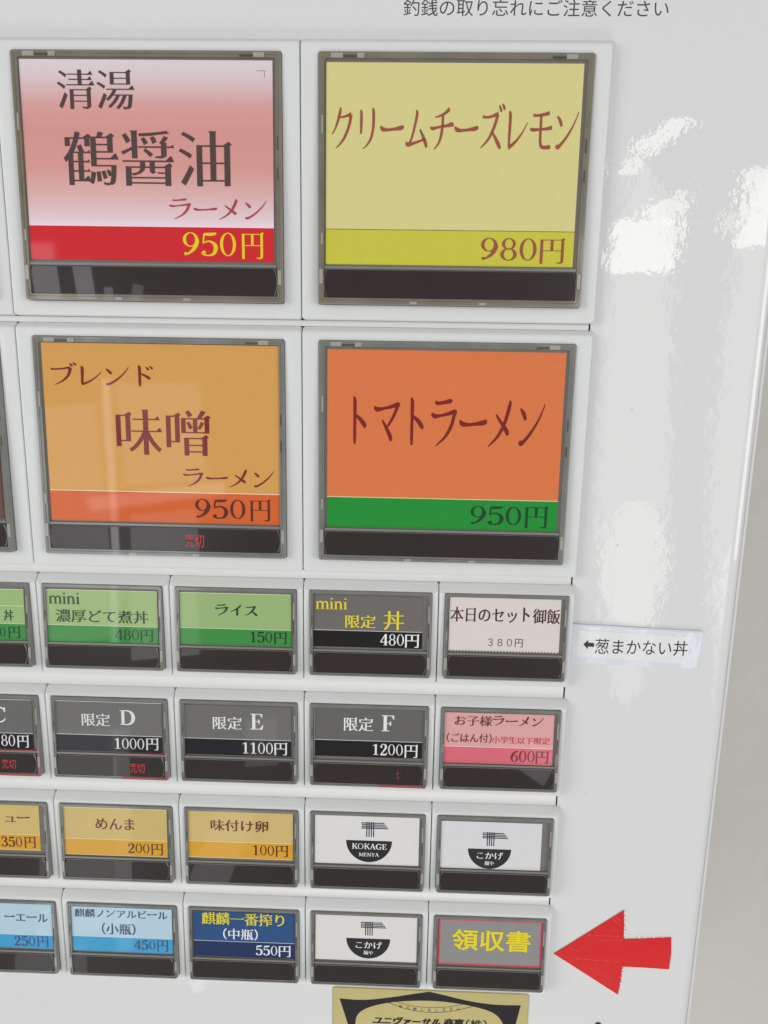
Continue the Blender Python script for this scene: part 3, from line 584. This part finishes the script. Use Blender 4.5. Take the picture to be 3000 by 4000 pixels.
def gradient_paper():
    m = mat('pink_gradient_print', rgb(200, 150, 150), rough=.55, spec=.2, coat=.6, coat_rough=.05)
    nt = m.node_tree; tc = nt.nodes.new('ShaderNodeTexCoord'); sp = nt.nodes.new('ShaderNodeSeparateXYZ'); mr = nt.nodes.new('ShaderNodeMapRange'); cr = nt.nodes.new('ShaderNodeValToRGB')
    nt.links.new(tc.outputs['Object'], sp.inputs[0]); nt.links.new(sp.outputs['Z'], mr.inputs['Value'])
    mr.inputs['From Min'].default_value = -.0022; mr.inputs['From Max'].default_value = -.0454
    e = cr.color_ramp.elements; e[0].position = 0; e[0].color = rgb(208, 198, 202); e[1].position = 1; e[1].color = rgb(220, 204, 212)
    for p, c in ((.09, (206, 188, 192)), (.27, (202, 148, 145)), (.4, (200, 139, 134)), (.64, (202, 142, 136)), (.8, (206, 164, 162)), (.94, (214, 188, 194))):
        n = e.new(p); n.color = rgb(*c)
    nt.links.new(mr.outputs[0], cr.inputs[0]); nt.links.new(cr.outputs[0], nt.nodes['Principled BSDF'].inputs['Base Color'])
    return m
def noodles(mb, b, m, h, hf):
    X = lambda u: b[0] + (b[2] - b[0]) * u; Y = lambda v: b[1] + (b[3] - b[1]) * v
    def bx(u0, v0, u1, v1, s=0, k=0):
        pts = [(X(u0), Y(v0)), (X(u0), Y(v1)), (X(u1 + s), Y(v1)), (X(u1), Y(v0))]; mb.face([V(x, y, h + k + hf(y)) for x, y in pts], m)
    for i, (v, u) in enumerate(((.03, .83), (.15, .885), (.27, .94), (.38, .985))): bx(0, v, u, v + .066, .015)
    bx(0, .03, .02, .2, 0, .006); bx(0, .27, .02, .43, 0, .006)
    for u in (.17, .255, .34, .425): bx(u, 0, u + .038, 1, 0, .012)
def bowl(mb, b, m, h, hf, clipy):
    x0, y0, x1, y1, xm, yb = b; yt = (y0 + y1) / 2; cx = (x0 + x1) / 2; rx = (x1 - x0) / 2; ry = yb - yt
    pts = [(cx - rx * math.cos(math.pi * i / 40), min(yt + ry * math.sin(math.pi * i / 40), clipy)) for i in range(41)]
    poly(mb, pts, m, h, hf)
GROUP = {True: 'large menu buttons', False: 'small menu buttons'}
def button(rec):
    name, row, col, cr_, by, texts, ex = rec; ex = ex or {}
    x, y, Wd, H = case_rect(row, col); hf = front_h(H); big = row < 3
    base, bandc, linec, inks, label = LOOK[name]
    root = empty('menu_button', x, y, 0, label, 'button', GROUP[big])
    fr, tr, di, le = (BIG if big else SMALL)[row]
    def link(n, me):
        o = bpy.data.objects.new(n, me); COL.objects.link(o); o.parent = root; return o
    case = link('case_frame', fr); link('backing_tray', tr); disp = link('display_window', di); link('ledge', le)
    for c in CLIPS[row]:
        o = bpy.data.objects.new('clip', c); COL.objects.link(o); o.parent = case
    # the printed card
    mb = MB(); x0, y0, x1, y1 = cr_; hc = -.75; e = .25
    pm = gradient_paper() if base is None else paper(*base)
    jit = [random.uniform(-.08, .08) for _ in range(4)]
    def quad(xa, ya, xb, yb, m, lift):
        mb.face([V(xa, ya, hc + lift + hf(ya)), V(xa, yb, hc + lift + hf(yb)), V(xb, yb, hc + lift + hf(yb)), V(xb, ya, hc + lift + hf(ya))], m)
    mb.box(x0, y0, x1, y1, hc - .2, hc, pm, hf)
    if by:
        quad(x0, by, x1, y1, paper(*bandc), .01)
        lw = .22 if big else .16
        if linec: quad(x0, by - lw / 2, x1, by + lw / 2, ink(*linec), .02)
        if row in (3, 5) and name not in ('3d',): quad(x0, y0, x1, y0 + .18, ink(*linec), .015)
        if name in ('4a', '4b'): quad(x0, y0 + .0, x1, y0 + .16, ink(*linec), .015)
        if name in ('4c', '4d'): quad(x0, y0, x0 + .12, y1, ink(170, 168, 165), .015)
        if name in ('5b', '5c', '5a'): quad(x0, y1 - .2, x1, y1, ink(222, 200, 150), .03)
    if 'line' in ex: quad(x0, 7.6, x1, 7.78, ink(*linec), .02)
    if name == '3e':
        k = x0 + .3
        while k < x1 - .6: quad(k, y1 - .28, k + .55, y1 - .04, ink(70, 62, 62), .015); k += .98
    if name == '6e':
        c = ink(206, 62, 84); w_ = .55
        quad(x0, y0, x1, y0 + w_, c, .012); quad(x0, y1 - w_, x1, y1, c, .012); quad(x0, y0 + w_, x0 + w_, y1 - w_, c, .012); quad(x1 - w_, y0 + w_, x1, y1 - w_, c, .012)
    if name == '1A':
        quad(67.2, 4.75, 69.4, 4.9, ink(120, 104, 102), .015); quad(69.25, 4.9, 69.4, 6.6, ink(120, 104, 102), .015)
    if 'nood' in ex:
        noodles(mb, ex['nood'], ink(38, 36, 56), hc + .03, hf); bowl(mb, ex['bowl'], ink(*inks[0]), hc + .02, hf, y1 - .02)
    sold = []
    for t, a, b_, c, d, st, ik in texts:
        if ik == 9: sold.append((t, (a, b_, c, d))); continue
        if not big: st = {'m': 'n', 's': 't'}.get(st, st)
        if name == '6e': st = 'b'
        write(mb, t, (a, b_, c, d), ink(*inks[ik]), st, hc + .06, hf)
    link('menu_card', mb.data('menu_card'))
    # lit sold-out lettering and its lamp
    for t, bx in sold:
        mb = MB(); write(mb, t, bx, M_leddim if name == '4d' else M_ledtext, 'g', -.08, hf)
        o = bpy.data.objects.new('sold_out_lettering', mb.data('sold_out_lettering')); COL.objects.link(o); o.parent = disp
    if name in ('4a', '4b'):
        mb = MB(); mb.loft([rr(Wd - 1.05, 18.6, Wd - .45, 19.2, .28, -.3, hf), rr(Wd - 1.0, 18.65, Wd - .5, 19.15, .24, .12, hf)], M_led, False, True); link('indicator_lamp', mb.data('indicator_lamp'))
    if name in ('4a', '4b', '4d'):
        mb = MB(); mb.box(22.5, H - .85, Wd - .5, H - .18, -.5, .03, M_glow, hf); mb.box(Wd - .62, 21.5, Wd - .16, H - .9, -.5, .02, M_glow, hf)  # strips with the LEDs' red glow on the rim put into colour and emission
        if name != '4d': mb.box(24, 18.75, Wd - 2.4, 18.98, -.5, -.1, M_glow, hf)
        link('rim_glow', mb.data('rim_glow'))
    return root
for rec in DATA: button(rec)
# the two neighbours at the far left whose edges just show: same shells, card out of the picture
for row, lab in ((1, 'large square button just outside the picture, left of the pink card button'), (2, 'large square button left of the amber card button, only its right rim visible')):
    x, y, Wd, H = case_rect(row, -2); root = empty('menu_button', x, y, 0, lab, 'button', GROUP[True])
    for n, me in zip(('case_frame', 'backing_tray', 'display_window', 'ledge'), BIG[row]):
        o = bpy.data.objects.new(n, me); COL.objects.link(o); o.parent = root
        if n == 'case_frame':
            for c in CLIPS[row]:
                k = bpy.data.objects.new('clip', c); COL.objects.link(k); k.parent = o
    hf = front_h(H); mb = MB(); mb.box(2.2, 2.2, 71.6, 54.8, -.95, -.75, paper(96, 70, 62), hf)
    o = mb.obj('menu_card', root)
# ---------------------------------------------------------------- stickers on the panel
def at(x, y): return empty
def sheet(name, pts, m, h, parent=None, thick=.12, nx=1):
    mb = MB(); lo = [V(px, py, h) for px, py in pts]; hi = [V(px, py, h + thick) for px, py in pts]
    mb.loft([lo, hi], m, True, True); return mb
P = [(-18.2, -6.9), (-18.6, 6.2), (20.8, 7.3), (21.4, -5.4), (18.0, -5.8)]
lab = empty('paper_label', 103.0, 19.7, PH, 'white paper strip with small left arrow and black characters under clear tape', 'label')
mb = sheet('tape', [(83.9 - 103, 12.9 - 19.7), (84.3 - 103, 25.5 - 19.7), (124.3 - 103, 26.7 - 19.7), (124.4 - 103, 14.1 - 19.7), (103 - 103, 13.35 - 19.7)], M_tape, .02, thick=.1); mb.obj('tape', lab)
mb = MB(); e_ = [(-19.0, -6.9), (-10, -6.75), (0, -6.4), (9, -6.0), (18, -5.75), (21.3, -5.65)]
for (xa, ya), (xb, yb) in zip(e_, e_[1:]):
    mb.face([V(xa, ya - .25, .62), V(xa, ya + .55, .14), V(xb, yb + .55, .14), V(xb, yb - .25, .62)], M_tape)
mb.obj('lifted_tape_edge', lab)
mb = sheet('paper', [(86.2 - 103, 14.6 - 19.7), (86.2 - 103, 23.3 - 19.7), (120.4 - 103, 25.0 - 19.7), (120.5 - 103, 15.9 - 19.7)], M_label, .125, thick=.05)
ar = [(87.83, 19.3), (89.3, 17.75), (89.3, 18.65), (91.2, 18.75), (91.2, 20.1), (89.3, 20.0), (89.3, 20.9)]
poly(mb, [(a - 103, b - 19.7) for a, b in ar], ink(34, 33, 36), .19)
write(mb, '葱まかない丼', (91.5 - 103, 17.3 - 19.7, 120.3 - 103, 22.3 - 19.7), ink(34, 33, 36), 'g', .19)
mb.obj('paper', lab)
arw = empty('arrow_sticker', 106, 131, PH, 'red arrow sticker pointing left at the receipt button', 'sticker')
AP = [(85.63, 132.42), (108.04, 114.33), (108.6, 120), (108.85, 125.6), (116, 125.1), (124.81, 124.28), (125.38, 130.5), (125.18, 136.89), (117, 136.6), (109.34, 136.5), (109.2, 142), (108.6, 147.9)][::-1]
mb = MB(); lo = [V(a - 106, b - 131, .02) for a, b in AP]; hi = [V(a - 106, b - 131, .3) for a, b in AP]
n = len(AP)
for i in range(n): mb.face([lo[i], lo[(i + 1) % n], hi[(i + 1) % n], hi[i]], M_red)
poly(mb, [(a - 106, b - 131) for a, b in AP], M_red, .3)
mb.obj('red_film', arw)
def torn(x0, y0, x1, y1, wx, wy, cnt):
    mb = MB()
    for i in range(cnt):
        u = (i + random.random() * .7) / cnt; x = x0 + (x1 - x0) * u - 106; y = y0 + (y1 - y0) * u - 131
        a = random.uniform(.2, 1); l = random.uniform(.4, 1.5)
        dx, dy = wx * l, wy * l; tx, ty = (y1 - y0), (x1 - x0); q = math.hypot(tx, ty); tx, ty = tx / q * .25, ty / q * .25
        mb.face([V(x - ty, y - tx, .34), V(x + dx * .6 - ty, y + dy * .6 - tx, .5), V(x + dx, y + dy, .3), V(x + ty, y + tx, .36)], M_tapew)
    mb.obj('torn_tape_edge', arw)
mb = MB()
for x0, y0, x1, y1 in ((100, 122.2, 108, 122.0), (96, 124.3, 107.5, 124.6), (101, 126.2, 108.5, 125.9), (92, 134.0, 108.6, 134.6), (109, 134.3, 124.8, 134.9), (93, 135.8, 99, 137.9), (100, 138.5, 106, 141.0),
                       (104, 117, 106.5, 119.6), (105.2, 116.6, 107.2, 118.4), (90.6, 129.6, 94.2, 131.2)):
    w_ = random.uniform(.06, .13); l = math.hypot(x1 - x0, y1 - y0); ox, oy = -(y1 - y0) / l * w_, (x1 - x0) / l * w_
    m_ = 5
    for i in range(m_):
        u0, u1 = i / m_, (i + 1.02) / m_; j = random.uniform(-.12, .12)
        a = (x0 + (x1 - x0) * u0 - 106, y0 + (y1 - y0) * u0 - 131 + j); c = (x0 + (x1 - x0) * u1 - 106, y0 + (y1 - y0) * u1 - 131 + j)
        mid = ((a[0] + c[0]) / 2, (a[1] + c[1]) / 2)
        mb.face([V(*a, .31), V(mid[0] + ox, mid[1] + oy, .36), V(*c, .31), V(mid[0] - ox * .3, mid[1] - oy * .3, .33)], M_crease_sheen)
mb.obj('crease_sheen', arw)
torn(108.2, 114.4, 108.9, 125.4, 1, .25, 6); torn(109.6, 125.3, 124.4, 124.2, .2, -.8, 5); torn(109.3, 137, 108.9, 144, .9, .2, 4)
plate = empty('maker_plate', 43.5, 149.6, PH, 'gold maker plate with black shield outline at the bottom picture edge', 'plate')
pl = lambda a, b: (a - 43.5, b - 149.6)
mb = MB(); mb.loft([rr(*pl(9.3, 149.2), *pl(78.0, 190), 1.0, 0), rr(*pl(9.3, 149.2), *pl(78.0, 190), 1.0, .35), rr(*pl(9.5, 149.4), *pl(77.8, 189.8), .9, .45)], M_gold, False, True)
def curve2(pts): return [(a, b) for a, b, _ in catmull([(a, b, 1) for a, b in pts], 6)]
outer = curve2([(11.7, 153.7), (20, 153.95), (29, 152.6), (38, 150.6), (43.2, 149.55)]) + curve2([(43.2, 149.55), (48, 150.6), (57, 152.7), (66, 153.8), (75.3, 153.7)])
inner = curve2([(70.6, 166), (68.9, 160.6), (65.2, 157.0), (58, 154.8), (50, 153.6), (43.2, 153.3), (35, 153.8), (28, 155.0), (21.5, 157.3), (18.0, 160.6), (17.3, 166)])
poly(mb, [pl(a, b) for a, b in outer + [(73.2, 166)] + inner + [(15.2, 166)]], ink(30, 27, 32), .46)
def line2(pts, w):
    q = curve2(pts)
    for (a, b), (c, d) in zip(q, q[1:]):
        l = math.hypot(c - a, d - b) or 1; ox, oy = -(d - b) / l * w / 2, (c - a) / l * w / 2
        f = [pl(a + ox, b + oy), pl(c + ox, d + oy), pl(c - ox, d - oy), pl(a - ox, b - oy)]
        mb.face([V(px, py, .47) for px, py in f], ink(40, 36, 36))
line2([(29.0, 154.7), (36, 157.2), (43.4, 158.1), (51, 157.3), (58.6, 154.9)], .2); line2([(31.8, 154.2), (37, 155.6), (43.4, 156.1), (50, 155.5), (55.8, 154.0)], .16)
for i, ch in enumerate('省力無人化システム'):
    u = (i - 4) / 4; cx = 43.4 + 10.2 * u; cy = 157.15 - 1.15 * u * u
    write(mb, ch, (*pl(cx - .62, cy - .62), *pl(cx + .62, cy + .62)), ink(44, 40, 40), 'g', .48)
for dx_ in (0, .16, .32):
    write(mb, 'ユニヴァーサル', (*pl(23.3 + dx_, 160.5), *pl(47.2 + dx_, 163.9)), ink(36, 32, 34), 'b', .48 + dx_ * .1, shear=.35)
    write(mb, '商事', (*pl(48.4 + dx_, 160.4), *pl(55.6 + dx_, 163.9)), ink(36, 32, 34), 'b', .48 + dx_ * .1, shear=.2)
write(mb, '（株）', (*pl(56.4, 160.4), *pl(63.8, 164.0)), ink(36, 32, 34), 'b', .48)
mb.obj('plate_face', plate)
scr = MB(); n = 20
scr.loft([[V(r * math.cos(-2 * math.pi * i / n), r * math.sin(-2 * math.pi * i / n), h) for i in range(n)] for r, h in ((1.15, 0), (1.1, .45), (.75, .75))], M_screw, False, True)
o = scr.obj('screw', None, 40); p = V(102.8, 161.0, PH); o.location = (p[0], p[1], p[2] + Z0); tag(o, 'dark brown screw head low on the white panel', 'screw')
